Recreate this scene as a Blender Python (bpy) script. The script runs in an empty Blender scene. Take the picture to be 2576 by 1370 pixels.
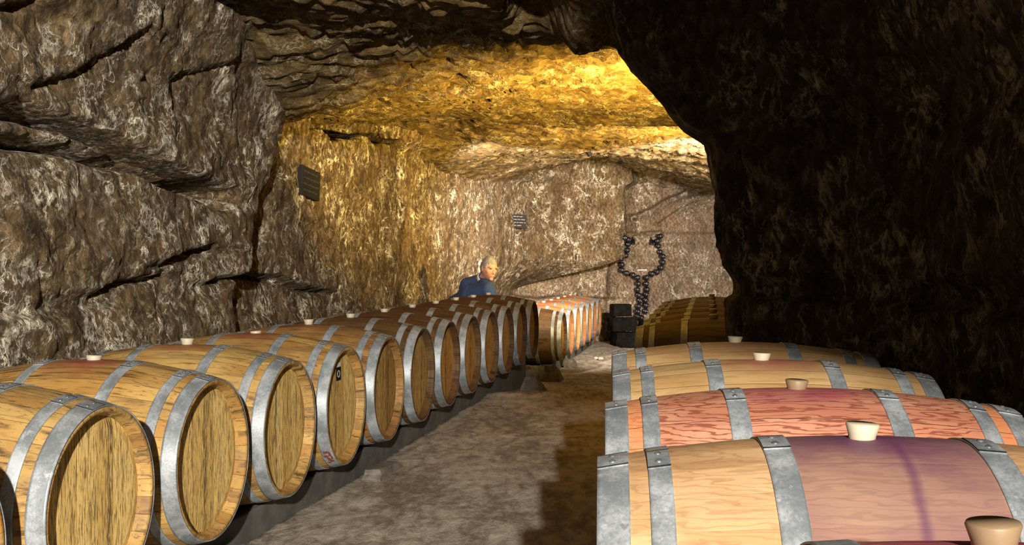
import bpy, bmesh, math, random
import numpy as np
from mathutils import Vector, Matrix, noise as mn

random.seed(7)
SC = bpy.context.scene
COL = SC.collection
PI = math.pi

# ------------------------------------------------------------------ camera, world, lights, exposure
F_PX, CAM_Z, HOR = 2700.0, 1.19, 650.0
cam = bpy.data.objects.new('camera', bpy.data.cameras.new('camera'))
COL.objects.link(cam)
cam.location = (0, 0, CAM_Z)
cam.rotation_euler = (PI / 2 - math.atan((685 - HOR) / F_PX), 0, 0)
cam.data.sensor_width = 36
cam.data.lens = 36 * F_PX / 2576
cam.data.clip_start = 0.05
SC.camera = cam

w = bpy.data.worlds.new('world')
SC.world = w
w.use_nodes = True
w.node_tree.nodes['Background'].inputs[0].default_value = (1.0, 0.85, 0.7, 1)
w.node_tree.nodes['Background'].inputs[1].default_value = 0.006

def light(name, kind, loc, target, energy, color, size, spot=None, blend=0.3):
    ld = bpy.data.lights.new(name, kind)
    ld.energy = energy
    ld.color = color
    if kind in ('SPOT', 'POINT'):
        ld.shadow_soft_size = size
    if kind == 'SPOT':
        ld.spot_size = math.radians(spot)
        ld.spot_blend = blend
    o = bpy.data.objects.new(name, ld)
    COL.objects.link(o)
    o.location = loc
    d = Vector(target) - Vector(loc)
    o.rotation_euler = d.to_track_quat('-Z', 'Y').to_euler()
    return o

light('flood_lamp', 'SPOT', (0.43, -4.95, 2.9), (-1.7, 6.0, 1.5), 6300, (1.0, 0.92, 0.80), 0.07, 60, 0.9)
light('amber_uplight', 'SPOT', (1.45, 6.55, 1.3), (0.45, 8.2, 2.5), 1800, (1.0, 0.66, 0.15), 0.05, 88, 0.9)
light('added_far_amber_fill', 'SPOT', (2.1, 9.8, 1.6), (0.1, 13.2, 2.6), 1250, (1.0, 0.68, 0.20), 0.05, 90, 0.8)  # second amber source, added to carry the glow onto the far ceiling
light('cavity_lamp', 'SPOT', (-0.62, 10.9, 2.15), (1.7, 17.2, 0.7), 1350, (1.0, 0.87, 0.74), 0.05, 66, 0.8)
light('added_far_wall_fill', 'SPOT', (2.35, 10.9, 2.2), (0.9, 17.9, 1.6), 2000, (1.0, 0.87, 0.74), 0.05, 80, 0.8)  # added fill that brightens the far wall from the right

SC.view_settings.view_transform = 'Standard'
SC.view_settings.look = 'None'
SC.view_settings.gamma = 1
SC.view_settings.exposure = 0.0
SC.view_settings.use_curve_mapping = False

# ------------------------------------------------------------------ node helpers
class NT:
    def __init__(self, name):
        self.m = bpy.data.materials.new(name)
        self.m.use_nodes = True
        self.t = self.m.node_tree
        self.n = self.t.nodes
        self.b = self.n['Principled BSDF']
    def put(self, sock, v):
        if v is None:
            return
        if isinstance(v, bpy.types.NodeSocket):
            self.t.links.new(v, sock)
        else:
            if isinstance(v, tuple) and len(v) == 3 and sock.type == 'RGBA':
                v = v + (1,)
            sock.default_value = v
    def obj(self):
        return self.n.new('ShaderNodeTexCoord').outputs['Object']
    def info(self):
        return self.n.new('ShaderNodeObjectInfo')
    def map(self, vec, scale=(1, 1, 1), loc=(0, 0, 0), rot=(0, 0, 0)):
        k = self.n.new('ShaderNodeMapping')
        self.put(k.inputs['Vector'], vec); self.put(k.inputs['Scale'], scale)
        self.put(k.inputs['Location'], loc); self.put(k.inputs['Rotation'], rot)
        return k.outputs[0]
    def noise(self, vec, scale, detail=4, rough=0.55, dist=0.0, kind='FBM'):
        k = self.n.new('ShaderNodeTexNoise')
        k.noise_type = kind
        self.put(k.inputs['Vector'], vec); self.put(k.inputs['Scale'], scale)
        self.put(k.inputs['Detail'], detail); self.put(k.inputs['Roughness'], rough)
        self.put(k.inputs['Distortion'], dist)
        return k.outputs[0]
    def voro(self, vec, scale, feature='F1', out='Distance'):
        k = self.n.new('ShaderNodeTexVoronoi')
        k.feature = feature
        self.put(k.inputs['Vector'], vec); self.put(k.inputs['Scale'], scale)
        return k.outputs[out]
    def ma(self, op, a, b=None, c=None, clamp=False):
        k = self.n.new('ShaderNodeMath')
        k.operation = op
        k.use_clamp = clamp
        for i, v in enumerate((a, b, c)):
            if v is not None:
                self.put(k.inputs[i], v)
        return k.outputs[0]
    def sm(self, v, a, b, lo=0.0, hi=1.0):
        k = self.n.new('ShaderNodeMapRange')
        k.interpolation_type = 'SMOOTHSTEP'
        self.put(k.inputs['Value'], v); self.put(k.inputs['From Min'], a); self.put(k.inputs['From Max'], b)
        self.put(k.inputs['To Min'], lo); self.put(k.inputs['To Max'], hi)
        return k.outputs[0]
    def mix(self, f, a, b, mode='MIX'):
        k = self.n.new('ShaderNodeMix')
        k.data_type = 'RGBA'
        k.blend_type = mode
        self.put(k.inputs[0], f); self.put(k.inputs[6], a); self.put(k.inputs[7], b)
        return k.outputs[2]
    def sep(self, vec):
        k = self.n.new('ShaderNodeSeparateXYZ')
        self.put(k.inputs[0], vec)
        return k.outputs
    def comb(self, x, y, z):
        k = self.n.new('ShaderNodeCombineXYZ')
        for i, v in enumerate((x, y, z)):
            self.put(k.inputs[i], v)
        return k.outputs[0]
    def vadd(self, a, b):
        k = self.n.new('ShaderNodeVectorMath')
        k.operation = 'ADD'
        self.put(k.inputs[0], a); self.put(k.inputs[1], b)
        return k.outputs[0]
    def bump(self, h, strength, dist, prev=None):
        k = self.n.new('ShaderNodeBump')
        self.put(k.inputs['Strength'], strength); self.put(k.inputs['Distance'], dist)
        self.put(k.inputs['Height'], h)
        if prev is not None:
            self.put(k.inputs['Normal'], prev)
        return k.outputs[0]
    def end(self, color=None, rough=None, metal=None, normal=None, spec=None):
        self.put(self.b.inputs['Base Color'], color)
        self.put(self.b.inputs['Roughness'], rough)
        self.put(self.b.inputs['Metallic'], metal)
        if spec is not None:
            self.put(self.b.inputs['Specular IOR Level'], spec)
        if normal is not None:
            self.put(self.b.inputs['Normal'], normal)
        return self.m

def flat(name, color, rough=0.6, metal=0.0, var=0.15, scale=30, spec=None):
    k = NT(name)
    n = k.noise(k.obj(), scale, 4)
    d = tuple(c * (1 - var) for c in color)
    l = tuple(min(1, c * (1 + var)) for c in color)
    return k.end(k.mix(k.sm(n, 0.3, 0.7), d, l), rough, metal, spec=spec)

# ------------------------------------------------------------------ materials: rock
def rock_mat(name, dark, mid, light_c, vein_c, vstretch=0.45, vein=1.0, ochre=None, hstretch=1.0, purple=None):
    k = NT(name)
    p = k.obj()
    big = k.noise(p, 0.75, 3)
    q = k.map(p, (1, 1, vstretch))
    qq = k.map(p, (hstretch, 1, vstretch))
    med = k.noise(q, 5.0, 8, 0.66, 0.15)
    fine = k.noise(qq, 24.0, 6, 0.72, 0.2)
    c = k.mix(k.sm(med, 0.30, 0.70), dark, mid)
    c = k.mix(k.ma('MULTIPLY', k.sm(fine, 0.5, 0.72), 0.6), c, light_c)
    if purple:
        c = k.mix(k.ma('MULTIPLY', k.sm(k.noise(q, 1.6, 3), 0.52, 0.66), 0.4), c, purple)
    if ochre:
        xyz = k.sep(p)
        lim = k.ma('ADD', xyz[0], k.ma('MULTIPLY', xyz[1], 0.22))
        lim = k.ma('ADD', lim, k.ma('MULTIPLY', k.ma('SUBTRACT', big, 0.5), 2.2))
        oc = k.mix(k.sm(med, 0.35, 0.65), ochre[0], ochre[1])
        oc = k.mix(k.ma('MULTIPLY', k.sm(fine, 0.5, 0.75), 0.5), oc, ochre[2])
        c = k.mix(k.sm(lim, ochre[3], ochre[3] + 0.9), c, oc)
    # pale mineral veins: thin level lines of distorted noise, in patches
    def veins(scale, width, lo, hi, off, st):
        v = k.noise(k.map(p, (1, 1, st), (off, off, off)), scale, 6, 0.62, 0.35)
        r = k.ma('ABSOLUTE', k.ma('SUBTRACT', v, 0.5))
        ln = k.sm(r, 0.0, width, 1.0, 0.0)
        mk = k.sm(k.noise(p, 1.9, 4, 0.6, 0, 'FBM'), lo, hi)
        mk2 = k.sm(k.noise(k.map(p, (1, 1, 1), (off + 9, 3, 1)), 7.0, 3), 0.40, 0.60)
        return k.ma('MULTIPLY', k.ma('MULTIPLY', ln, mk), mk2)
    v1 = veins(2.3, 0.026, 0.34, 0.56, 3.1, vstretch)
    v2 = veins(5.5, 0.030, 0.36, 0.56, 17.0, vstretch)
    v3 = veins(11.0, 0.036, 0.36, 0.60, 31.0, vstretch)
    vv = k.ma('MAXIMUM', k.ma('MAXIMUM', v1, k.ma('MULTIPLY', v2, 0.9)), k.ma('MULTIPLY', v3, 0.65))
    vv = k.ma('MULTIPLY', vv, vein)
    spk = k.sm(k.noise(q, 40.0, 4, 0.65), 0.60, 0.70)
    vv2 = k.ma('MAXIMUM', vv, k.ma('MULTIPLY', k.ma('MULTIPLY', spk, 0.5 * vein), k.sm(k.noise(p, 2.7, 4), 0.42, 0.66, 0.0, 1.0)))
    c = k.mix(vv2, c, vein_c)
    h = k.ma('ADD', k.ma('MULTIPLY', med, 0.9), k.ma('MULTIPLY', fine, 0.6))
    h = k.ma('ADD', h, k.ma('MULTIPLY', vv, 0.28))
    n1 = k.bump(h, 1.0, 0.05)
    chip = k.voro(k.vadd(qq, k.comb(k.ma('MULTIPLY', fine, 0.06), k.ma('MULTIPLY', med, 0.08), 0.0)), 22.0)
    n1 = k.bump(chip, 0.8, 0.018, n1)
    n2 = k.bump(k.noise(qq, 80.0, 4, 0.7), 0.8, 0.006, n1)
    return k.end(c, 0.78, 0.0, n2, 0.35)

M = {}
M['rock_left'] = rock_mat('rock_left', (0.075, 0.047, 0.021), (0.225, 0.148, 0.072), (0.46, 0.33, 0.18),
                          (1.0, 0.92, 0.74), 0.85, 1.0, purple=(0.125, 0.088, 0.066))
M['rock_back'] = rock_mat('rock_back', (0.16, 0.108, 0.068), (0.34, 0.24, 0.155), (0.55, 0.42, 0.28),
                          (0.92, 0.82, 0.64), 1.0, 1.1, purple=(0.13, 0.09, 0.08))
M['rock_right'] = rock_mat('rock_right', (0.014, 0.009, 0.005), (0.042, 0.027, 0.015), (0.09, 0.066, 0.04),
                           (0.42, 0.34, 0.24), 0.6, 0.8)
M['rock_ceiling'] = rock_mat('rock_ceiling', (0.06, 0.04, 0.022), (0.14, 0.10, 0.055), (0.26, 0.20, 0.12),
                             (0.66, 0.56, 0.38), 1.0, 0.8,
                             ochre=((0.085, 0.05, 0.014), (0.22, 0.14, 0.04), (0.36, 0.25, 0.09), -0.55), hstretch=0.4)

def floor_mat():
    k = NT('earth_floor')
    p = k.obj()
    q = k.map(p, (1.0, 0.45, 1), (0, 0, 0), (0, 0, -0.2))
    a = k.noise(q, 2.2, 5, 0.6, 0.5)
    b = k.noise(q, 14, 7, 0.72, 0.3)
    c = k.mix(k.sm(k.ma('ADD', k.ma('MULTIPLY', a, 0.4), k.ma('MULTIPLY', b, 0.6)), 0.38, 0.60),
              (0.21, 0.172, 0.13), (0.52, 0.46, 0.385))
    c = k.mix(k.sm(k.noise(p, 60, 3), 0.68, 0.75, 0, 0.5), c, (0.5, 0.45, 0.38))
    n = k.bump(k.ma('ADD', b, k.ma('MULTIPLY', k.noise(q, 45, 4, 0.7), 0.4)), 0.8, 0.02)
    return k.end(c, 0.85, 0, n, 0.25)
M['floor'] = floor_mat()

# ------------------------------------------------------------------ materials: barrel
def stave_mat(name, dark, gold, pale, figure=0.0, zone=None, streaks=0.5, stain=(0.22, 0.035, 0.055), edge=None, seam_k=0.4):
    """oak staves along local X; object colour tints, object alpha is the strength of the wine stain at the bung"""
    k = NT(name)
    p = k.obj()
    inf = k.info()
    rnd = inf.outputs['Random']
    xyz = k.sep(p)
    ang = k.ma('ARCTAN2', xyz[1], xyz[2])
    cell = k.ma('ADD', k.ma('MULTIPLY', ang, 30 / (2 * PI)), k.ma('MULTIPLY', rnd, 7.0))
    idx = k.ma('FLOOR', cell)
    fr = k.ma('FRACT', cell)
    seam = k.ma('MAXIMUM', k.sm(fr, 0.0, 0.035, 1, 0), k.sm(fr, 0.965, 1.0, 0, 1))
    wn = k.n.new('ShaderNodeTexWhiteNoise'); wn.noise_dimensions = '2D'
    k.put(wn.inputs['Vector'], k.comb(idx, k.ma('MULTIPLY', rnd, 91.0), 0.0))
    off = k.comb(k.ma('MULTIPLY', rnd, 30.0), k.ma('MULTIPLY', wn.outputs[0], 6.0), k.ma('MULTIPLY', idx, 0.9))
    g = k.map(k.vadd(p, off), (1.2, 14, 14))
    g1 = k.noise(g, 2.2, 6, 0.62, 0.5)
    g2 = k.noise(k.map(k.vadd(p, off), (5, 60, 60)), 2.0, 4, 0.65, 0.3)
    soft = k.noise(k.vadd(p, off), 3.0, 3)
    c = k.mix(k.sm(soft, 0.35, 0.65), gold, pale)
    c = k.mix(k.ma('MULTIPLY', k.sm(g1, 0.5, 0.70), streaks), c, dark)
    c = k.mix(k.ma('MULTIPLY', k.sm(g2, 0.52, 0.70), streaks * 0.8), c, dark)
    if name.startswith('old'):
        c = k.mix(k.sm(k.noise(k.map(k.vadd(p, off), (1.5, 4, 4)), 2.2, 4), 0.50, 0.66, 0.0, 0.55), c, (0.19, 0.125, 0.07))
    if figure:
        wv = k.n.new('ShaderNodeTexWave')
        wv.bands_direction = 'Z'
        k.put(wv.inputs['Vector'], k.map(k.vadd(p, off), (0.22, 1.0, 1.0)))
        k.put(wv.inputs['Scale'], 34.0); k.put(wv.inputs['Distortion'], 11.0)
        k.put(wv.inputs['Detail'], 2.5); k.put(wv.inputs['Detail Scale'], 1.3)
        c = k.mix(k.ma('MULTIPLY', k.sm(wv.outputs[1], 0.30, 0.02), figure), c, dark)
    c = k.mix(k.ma('MULTIPLY', k.sm(wn.outputs[0], 0.0, 1.0), 0.22), c, dark)
    # wine stain round the bung hole (local +Z) with its own ragged outline
    nz = k.ma('MULTIPLY', k.ma('SUBTRACT', k.noise(k.vadd(p, off), 9, 4), 0.5), 0.16)
    ax = k.ma('ABSOLUTE', xyz[0])
    ay = k.ma('ABSOLUTE', ang)
    d = k.ma('ADD', k.ma('SQRT', k.ma('ADD', k.ma('POWER', k.ma('MULTIPLY', xyz[0], 0.75), 2.0),
                                      k.ma('POWER', k.ma('MULTIPLY', ang, 0.30), 2.0))), nz)
    st = k.ma('MULTIPLY', k.sm(d, 0.02, 0.17, 1.0, 0.0), inf.outputs['Alpha'])
    if zone:
        zn = k.ma('MULTIPLY', k.sm(k.ma('ADD', ax, k.ma('MULTIPLY', nz, 0.15)), 0.150, 0.162, 1.0, 0.0), k.sm(ay, 1.1, 2.0, 1.0, 0.0))
        zn = k.ma('MULTIPLY', zn, k.sm(k.noise(p, 4, 4), 0.25, 0.75, 0.6, 0.95))
        c = k.mix(zn, c, zone)
        drip = k.ma('ABSOLUTE', k.ma('ADD', k.ma('SUBTRACT', xyz[0], 0.018),
                    k.ma('MULTIPLY', k.ma('SUBTRACT', k.noise(p, 4, 2), 0.5), 0.035)))
        dm = k.ma('MULTIPLY', k.sm(drip, 0.0, 0.016, 0.6, 0.0), k.sm(xyz[1], -0.02, -0.05, 0.0, 1.0))
        c = k.mix(dm, c, (0.075, 0.018, 0.075))
        c = k.mix(k.ma('MULTIPLY', st, 0.85), c, (0.10, 0.025, 0.085))
    else:
        c = k.mix(st, c, stain)
    if edge:
        c = k.mix(k.sm(ax, 0.36, 0.40, 0.0, 0.55), c, edge)
    c = k.mix(k.ma('MULTIPLY', seam, seam_k), c, (0.03, 0.018, 0.01))
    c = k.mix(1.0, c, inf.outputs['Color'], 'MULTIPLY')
    h = k.ma('SUBTRACT', k.ma('MULTIPLY', g1, 0.5), k.ma('MULTIPLY', seam, seam_k * 2))
    return k.end(c, 0.62, 0, k.bump(h, 0.5, 0.004), 0.35)

M['old_staves'] = stave_mat('old_oak_staves', (0.085, 0.052, 0.024), (0.39, 0.22, 0.068), (0.54, 0.37, 0.145), streaks=1.0,
                            stain=(0.26, 0.05, 0.05))
M['pale_staves'] = stave_mat('pale_oak_staves', (0.22, 0.12, 0.05), (0.43, 0.265, 0.12), (0.53, 0.37, 0.19), streaks=0.6,
                             stain=(0.30, 0.07, 0.07))
M['purple_staves'] = stave_mat('wine_soaked_oak_staves', (0.24, 0.13, 0.06), (0.45, 0.265, 0.125), (0.54, 0.35, 0.185),
                               figure=0.4, zone=(0.17, 0.08, 0.095), streaks=0.4, seam_k=0.05)
M['red_staves'] = stave_mat('reddened_oak_staves', (0.22, 0.06, 0.035), (0.48, 0.19, 0.11), (0.54, 0.27, 0.17), figure=0.9,
                            streaks=0.35, stain=(0.30, 0.05, 0.09), edge=(0.66, 0.25, 0.09))

def head_mat():
    k = NT('oak_head_boards')
    p = k.obj()
    inf = k.info()
    rnd = inf.outputs['Random']
    xyz = k.sep(p)
    off = k.comb(0.0, k.ma('MULTIPLY', rnd, 23.0), k.ma('MULTIPLY', rnd, 11.0))
    cell = k.ma('ADD', k.ma('MULTIPLY', xyz[1], 10.5), k.ma('MULTIPLY', rnd, 5.0))
    idx = k.ma('FLOOR', cell); fr = k.ma('FRACT', cell)
    seam = k.sm(fr, 0.0, 0.03, 1, 0)
    wn = k.n.new('ShaderNodeTexWhiteNoise'); wn.noise_dimensions = '2D'
    k.put(wn.inputs['Vector'], k.comb(idx, rnd, 0.0))
    g1 = k.noise(k.map(k.vadd(p, off), (1, 26, 2.6)), 2.0, 6, 0.65, 0.5)
    g2 = k.noise(k.map(k.vadd(p, off), (1, 90, 9)), 2.0, 4, 0.7, 0.4)
    c = k.mix(k.sm(wn.outputs[0], 0, 1), (0.66, 0.43, 0.14), (0.86, 0.63, 0.26))
    c = k.mix(k.sm(g1, 0.48, 0.70, 0, 0.8), c, (0.12, 0.072, 0.032))
    c = k.mix(k.sm(g2, 0.48, 0.62, 0, 0.85), c, (0.13, 0.08, 0.038))
    c = k.mix(k.ma('MULTIPLY', seam, 0.55), c, (0.05, 0.03, 0.015))
    # one weathered dark streak running down a board
    sx = k.ma('ABSOLUTE', k.ma('ADD', k.ma('SUBTRACT', xyz[1], k.ma('MULTIPLY', k.ma('SUBTRACT', rnd, 0.5), 0.18)),
              k.ma('MULTIPLY', k.ma('SUBTRACT', k.noise(k.map(p, (1, 1, 3)), 3, 3), 0.5), 0.05)))
    c = k.mix(k.ma('MULTIPLY', k.sm(sx, 0.0, 0.03, 0.75, 0.0), k.sm(g2, 0.40, 0.55)), c, (0.05, 0.032, 0.02))
    c = k.mix(1.0, c, inf.outputs['Color'], 'MULTIPLY')
    return k.end(c, 0.65, 0, k.bump(k.ma('SUBTRACT', k.ma('ADD', g1, g2), seam), 0.5, 0.003), 0.3)
M['head'] = head_mat()

def hoop_mat():
    k = NT('galvanised_steel')
    p = k.obj()
    rnd = k.info().outputs['Random']
    q = k.vadd(p, k.comb(rnd, rnd, rnd))
    a = k.noise(q, 9, 5, 0.65)
    b = k.voro(q, 230, 'F1', 'Color')
    bs = k.sep(b)
    t = k.ma('ADD', k.ma('MULTIPLY', a, 0.8), k.ma('MULTIPLY', bs[0], 0.08))
    c = k.mix(k.sm(t, 0.32, 0.62), (0.20, 0.225, 0.245), (0.46, 0.50, 0.54))
    c = k.mix(k.sm(k.noise(q, 17, 5, 0.75), 0.60, 0.70, 0, 0.6), c, (0.62, 0.65, 0.66))
    c = k.mix(k.sm(k.noise(q, 30, 3, 0.6), 0.68, 0.74, 0, 0.55), c, (0.16, 0.11, 0.08))
    return k.end(c, k.sm(a, 0.3, 0.7, 0.42, 0.60), 0.35, k.bump(a, 0.15, 0.003))
M['hoop'] = hoop_mat()
M['bung'] = flat('silicone_bung', (0.48, 0.43, 0.32), 0.5, 0, 0.08, 20)
M['brown_and_shaded_bung'] = flat('brown_and_shaded_bung', (0.22, 0.15, 0.085), 0.5, 0, 0.1, 20)  # brown bung tone; on the corner barrel it is shade put into the colour
M['rivet'] = flat('steel_rivet', (0.22, 0.24, 0.25), 0.42, 0.7, 0.25, 60)
M['rail'] = flat('grey_rail', (0.105, 0.105, 0.098), 0.7, 0.0, 0.25, 9)
M['concrete'] = flat('rough_concrete', (0.15, 0.135, 0.115), 0.9, 0.0, 0.3, 16)
M['slate'] = flat('slate', (0.008, 0.008, 0.0095), 0.8, 0, 0.3, 40)
M['chalk'] = flat('chalk', (0.38, 0.38, 0.38), 0.9, 0, 0.1)
M['bottle'] = flat('dark_bottle_glass', (0.012, 0.012, 0.016), 0.16, 0, 0.3, 20, spec=0.7)
M['punt'] = flat('bottle_punt', (0.16, 0.15, 0.16), 0.2, 0, 0.3, 60, spec=0.7)
M['black'] = flat('black_plastic', (0.006, 0.006, 0.006), 0.8, spec=0.15)
M['white'] = flat('white_paint', (0.72, 0.70, 0.66), 0.6)
M['pebble'] = flat('pale_pebble', (0.6, 0.55, 0.45), 0.8)
M['rust'] = flat('red_rust', (0.19, 0.055, 0.03), 0.8)
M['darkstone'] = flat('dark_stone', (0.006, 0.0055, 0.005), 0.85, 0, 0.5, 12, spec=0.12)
M['skin'] = flat('skin', (0.62, 0.31, 0.225), 0.55, 0, 0.10, 25)
M['hair'] = flat('grey_hair', (0.27, 0.25, 0.26), 0.8, 0, 0.25, 90)
M['sweater'] = flat('navy_wool', (0.035, 0.07, 0.20), 0.9, 0, 0.15, 60)
M['shirt'] = flat('white_shirt', (0.70, 0.78, 0.90), 0.8, 0, 0.04)
M['trousers'] = flat('dark_trousers', (0.03, 0.03, 0.04), 0.9)
M['shoe'] = flat('black_leather', (0.02, 0.016, 0.014), 0.4)
M['eye'] = flat('eye', (0.05, 0.035, 0.03), 0.3)
M['lips'] = flat('lips', (0.50, 0.20, 0.16), 0.5)
M['brow'] = flat('eyebrow', (0.40, 0.30, 0.26), 0.9)

# ------------------------------------------------------------------ mesh helpers
def link_mesh(name, verts, faces, mat, parent=None, smooth=True, link=True):
    me = bpy.data.meshes.new(name)
    me.from_pydata([tuple(v) for v in verts], [], [tuple(f) for f in faces])
    me.update()
    if smooth:
        me.polygons.foreach_set('use_smooth', [True] * len(me.polygons))
    if mat:
        me.materials.append(mat)
    if not link:
        return me
    return link_data(name, me, parent)

def link_data(name, me, parent=None, mat=None, color=None):
    o = bpy.data.objects.new(name, me)
    COL.objects.link(o)
    if parent is not None:
        o.parent = parent
    if mat is not None:
        o.material_slots[0].link = 'OBJECT'
        o.material_slots[0].material = mat
    if color is not None:
        o.color = color
    return o

def tag(o, label, cat, group=None):
    o['label'] = label
    o['category'] = cat
    if group:
        o['group'] = group
    return o

def thing(name, label, cat, loc=(0, 0, 0), rz=0.0, group=None):
    o = bpy.data.objects.new(name, None)
    COL.objects.link(o)
    o.location = loc
    o.rotation_euler = (0, 0, rz)
    o.empty_display_size = 0.1
    return tag(o, label, cat, group)

def revolve(profile, n, closed=True):
    """profile of (x, r) revolved about X -> verts, faces"""
    v, f = [], []
    m = len(profile)
    for i in range(n):
        a = 2 * PI * i / n
        for x, r in profile:
            v.append((x, r * math.sin(a), r * math.cos(a)))
    for i in range(n):
        j = (i + 1) % n
        for q in range(m if closed else m - 1):
            q2 = (q + 1) % m
            f.append((i * m + q, i * m + q2, j * m + q2, j * m + q))
    return v, f

def revolve_z(profile, n, close_ends=True):
    v, f = [], []
    m = len(profile)
    for i in range(n):
        a = 2 * PI * i / n
        for z, r in profile:
            v.append((r * math.cos(a), r * math.sin(a), z))
    for i in range(n):
        j = (i + 1) % n
        for q in range(m - 1):
            f.append((i * m + q, j * m + q, j * m + q + 1, i * m + q + 1))
    if close_ends:
        f.append([i * m for i in range(n)][::-1])
        f.append([i * m + m - 1 for i in range(n)])
    return v, f

def box_vf(x0, x1, y0, y1, z0, z1):
    v = [(x0, y0, z0), (x1, y0, z0), (x1, y1, z0), (x0, y1, z0), (x0, y0, z1), (x1, y0, z1), (x1, y1, z1), (x0, y1, z1)]
    f = [(0, 3, 2, 1), (4, 5, 6, 7), (0, 1, 5, 4), (1, 2, 6, 5), (2, 3, 7, 6), (3, 0, 4, 7)]
    return v, f

def merge(parts):
    V, Fc = [], []
    for v, f in parts:
        b = len(V)
        V += list(v)
        Fc += [tuple(i + b for i in q) for q in f]
    return V, Fc

def bevel(o, wdt, seg=2):
    b = o.modifiers.new('bevel', 'BEVEL')
    b.width = wdt
    b.segments = seg
    b.limit_method = 'ANGLE'
    return o

# ------------------------------------------------------------------ rock surfaces
def sstep(x, a, b):
    t = np.clip((x - a) / (b - a), 0, 1)
    return t * t * (3 - 2 * t)

def fbm(X, Y, Z, scale, octv=5, seed=0.0, st=(1, 1, 1)):
    sh = X.shape
    x = (X * scale * st[0] + seed).ravel(); y = (Y * scale * st[1] + seed * 1.7).ravel(); z = (Z * scale * st[2] - seed).ravel()
    out = np.empty(len(x))
    fr = mn.fractal
    for i in range(len(x)):
        out[i] = fr((x[i], y[i], z[i]), 0.9, 2.1, octv)
    return out.reshape(sh)

def cells(X, Y, Z, scale, seed=0.0, st=(1, 1, 1)):
    """faceted slabs: random height per voronoi cell plus a groove between cells"""
    sh = X.shape
    x = (X * scale * st[0] + seed).ravel(); y = (Y * scale * st[1] + seed).ravel(); z = (Z * scale * st[2] + seed).ravel()
    h = np.empty(len(x)); e = np.empty(len(x))
    for i in range(len(x)):
        d, p = mn.voronoi((x[i], y[i], z[i]))
        h[i] = mn.cell(p[0] * 7.3) if False else math.sin(p[0].x * 12.9 + p[0].y * 78.2 + p[0].z * 37.7)
        e[i] = d[1] - d[0]
    return h.reshape(sh), e.reshape(sh)

def polydist(U, V, pts):
    """distance to a polyline in surface coordinates and signed side (above > 0)"""
    best = np.full(U.shape, 1e9); side = np.zeros(U.shape)
    for (a0, b0), (a1, b1) in zip(pts[:-1], pts[1:]):
        du, dv = a1 - a0, b1 - b0
        L2 = du * du + dv * dv + 1e-12
        t = np.clip(((U - a0) * du + (V - b0) * dv) / L2, 0, 1)
        px, py = a0 + t * du, b0 + t * dv
        d = np.hypot(U - px, V - py)
        m = d < best
        best = np.where(m, d, best)
        side = np.where(m, V - py, side)
    return best, side

def grid_faces(nu, nv):
    i, j = np.meshgrid(np.arange(nu - 1), np.arange(nv - 1), indexing='ij')
    a = i * nv + j
    return np.stack([a, a + nv, a + nv + 1, a + 1], -1).reshape(-1, 4)

def grid_mesh(name, P, mat, flip=False):
    nu, nv = P.shape[:2]
    f = grid_faces(nu, nv)
    if flip:
        f = f[:, ::-1]
    me = bpy.data.meshes.new(name)
    me.vertices.add(nu * nv)
    me.vertices.foreach_set('co', P.reshape(-1).astype(np.float32))
    nf = len(f)
    me.loops.add(nf * 4)
    me.loops.foreach_set('vertex_index', f.reshape(-1).astype(np.int32))
    me.polygons.add(nf)
    me.polygons.foreach_set('loop_start', (np.arange(nf) * 4).astype(np.int32))
    me.polygons.foreach_set('loop_total', np.full(nf, 4, np.int32))
    me.update(calc_edges=True)
    me.validate()
    me.polygons.foreach_set('use_smooth', np.ones(nf, bool))
    me.materials.append(mat)
    o = bpy.data.objects.new(name, me)
    COL.objects.link(o)
    o['kind'] = 'structure'
    return o

WX0, WK = -3.152, 0.1835              # left wall base line: x = WX0 + WK*y
def wl(px, py, off=0.0):              # a spot on the left wall -> (y, z)
    u = (px - 1288) / F_PX
    y = (WX0 + off) / (u - WK)
    return y, CAM_Z - (py - HOR) / F_PX * y
BY0, BK = 18.0, 0.2                # far wall base line: y = BY0 + BK*x
def wb(px, py):                       # a spot on the far wall -> (x, z)
    u = (px - 1288) / F_PX
    y = BY0 / (1 - BK * u)
    return u * y, CAM_Z - (py - HOR) / F_PX * y

def rock_detail(X, Y, Z, seed, amp=1.0, st=(1, 1, 1)):
    d = 0.055 * fbm(X, Y, Z, 1.3, 4, seed, st) + 0.018 * fbm(X, Y, Z, 6.0, 4, seed + 5, st)
    h, e = cells(X, Y, Z, 2.1, seed + 2, st)
    d += 0.012 * h * sstep(e, 0.0, 0.16) - 0.004 * (1 - sstep(e, 0.0, 0.05))
    wx = fbm(X, Y, Z, 3.0, 3, seed + 31)
    h, e = cells(X + 0.05 * wx, Y + 0.05 * wx, Z - 0.05 * wx, 6.5, seed + 7, st)
    d += 0.009 * h * sstep(e, 0.0, 0.25) - 0.006 * (1 - sstep(e, 0.0, 0.12))
    d += 0.010 * np.abs(fbm(X, Y, Z, 9.0, 4, seed + 12, st))
    return d * amp

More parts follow.
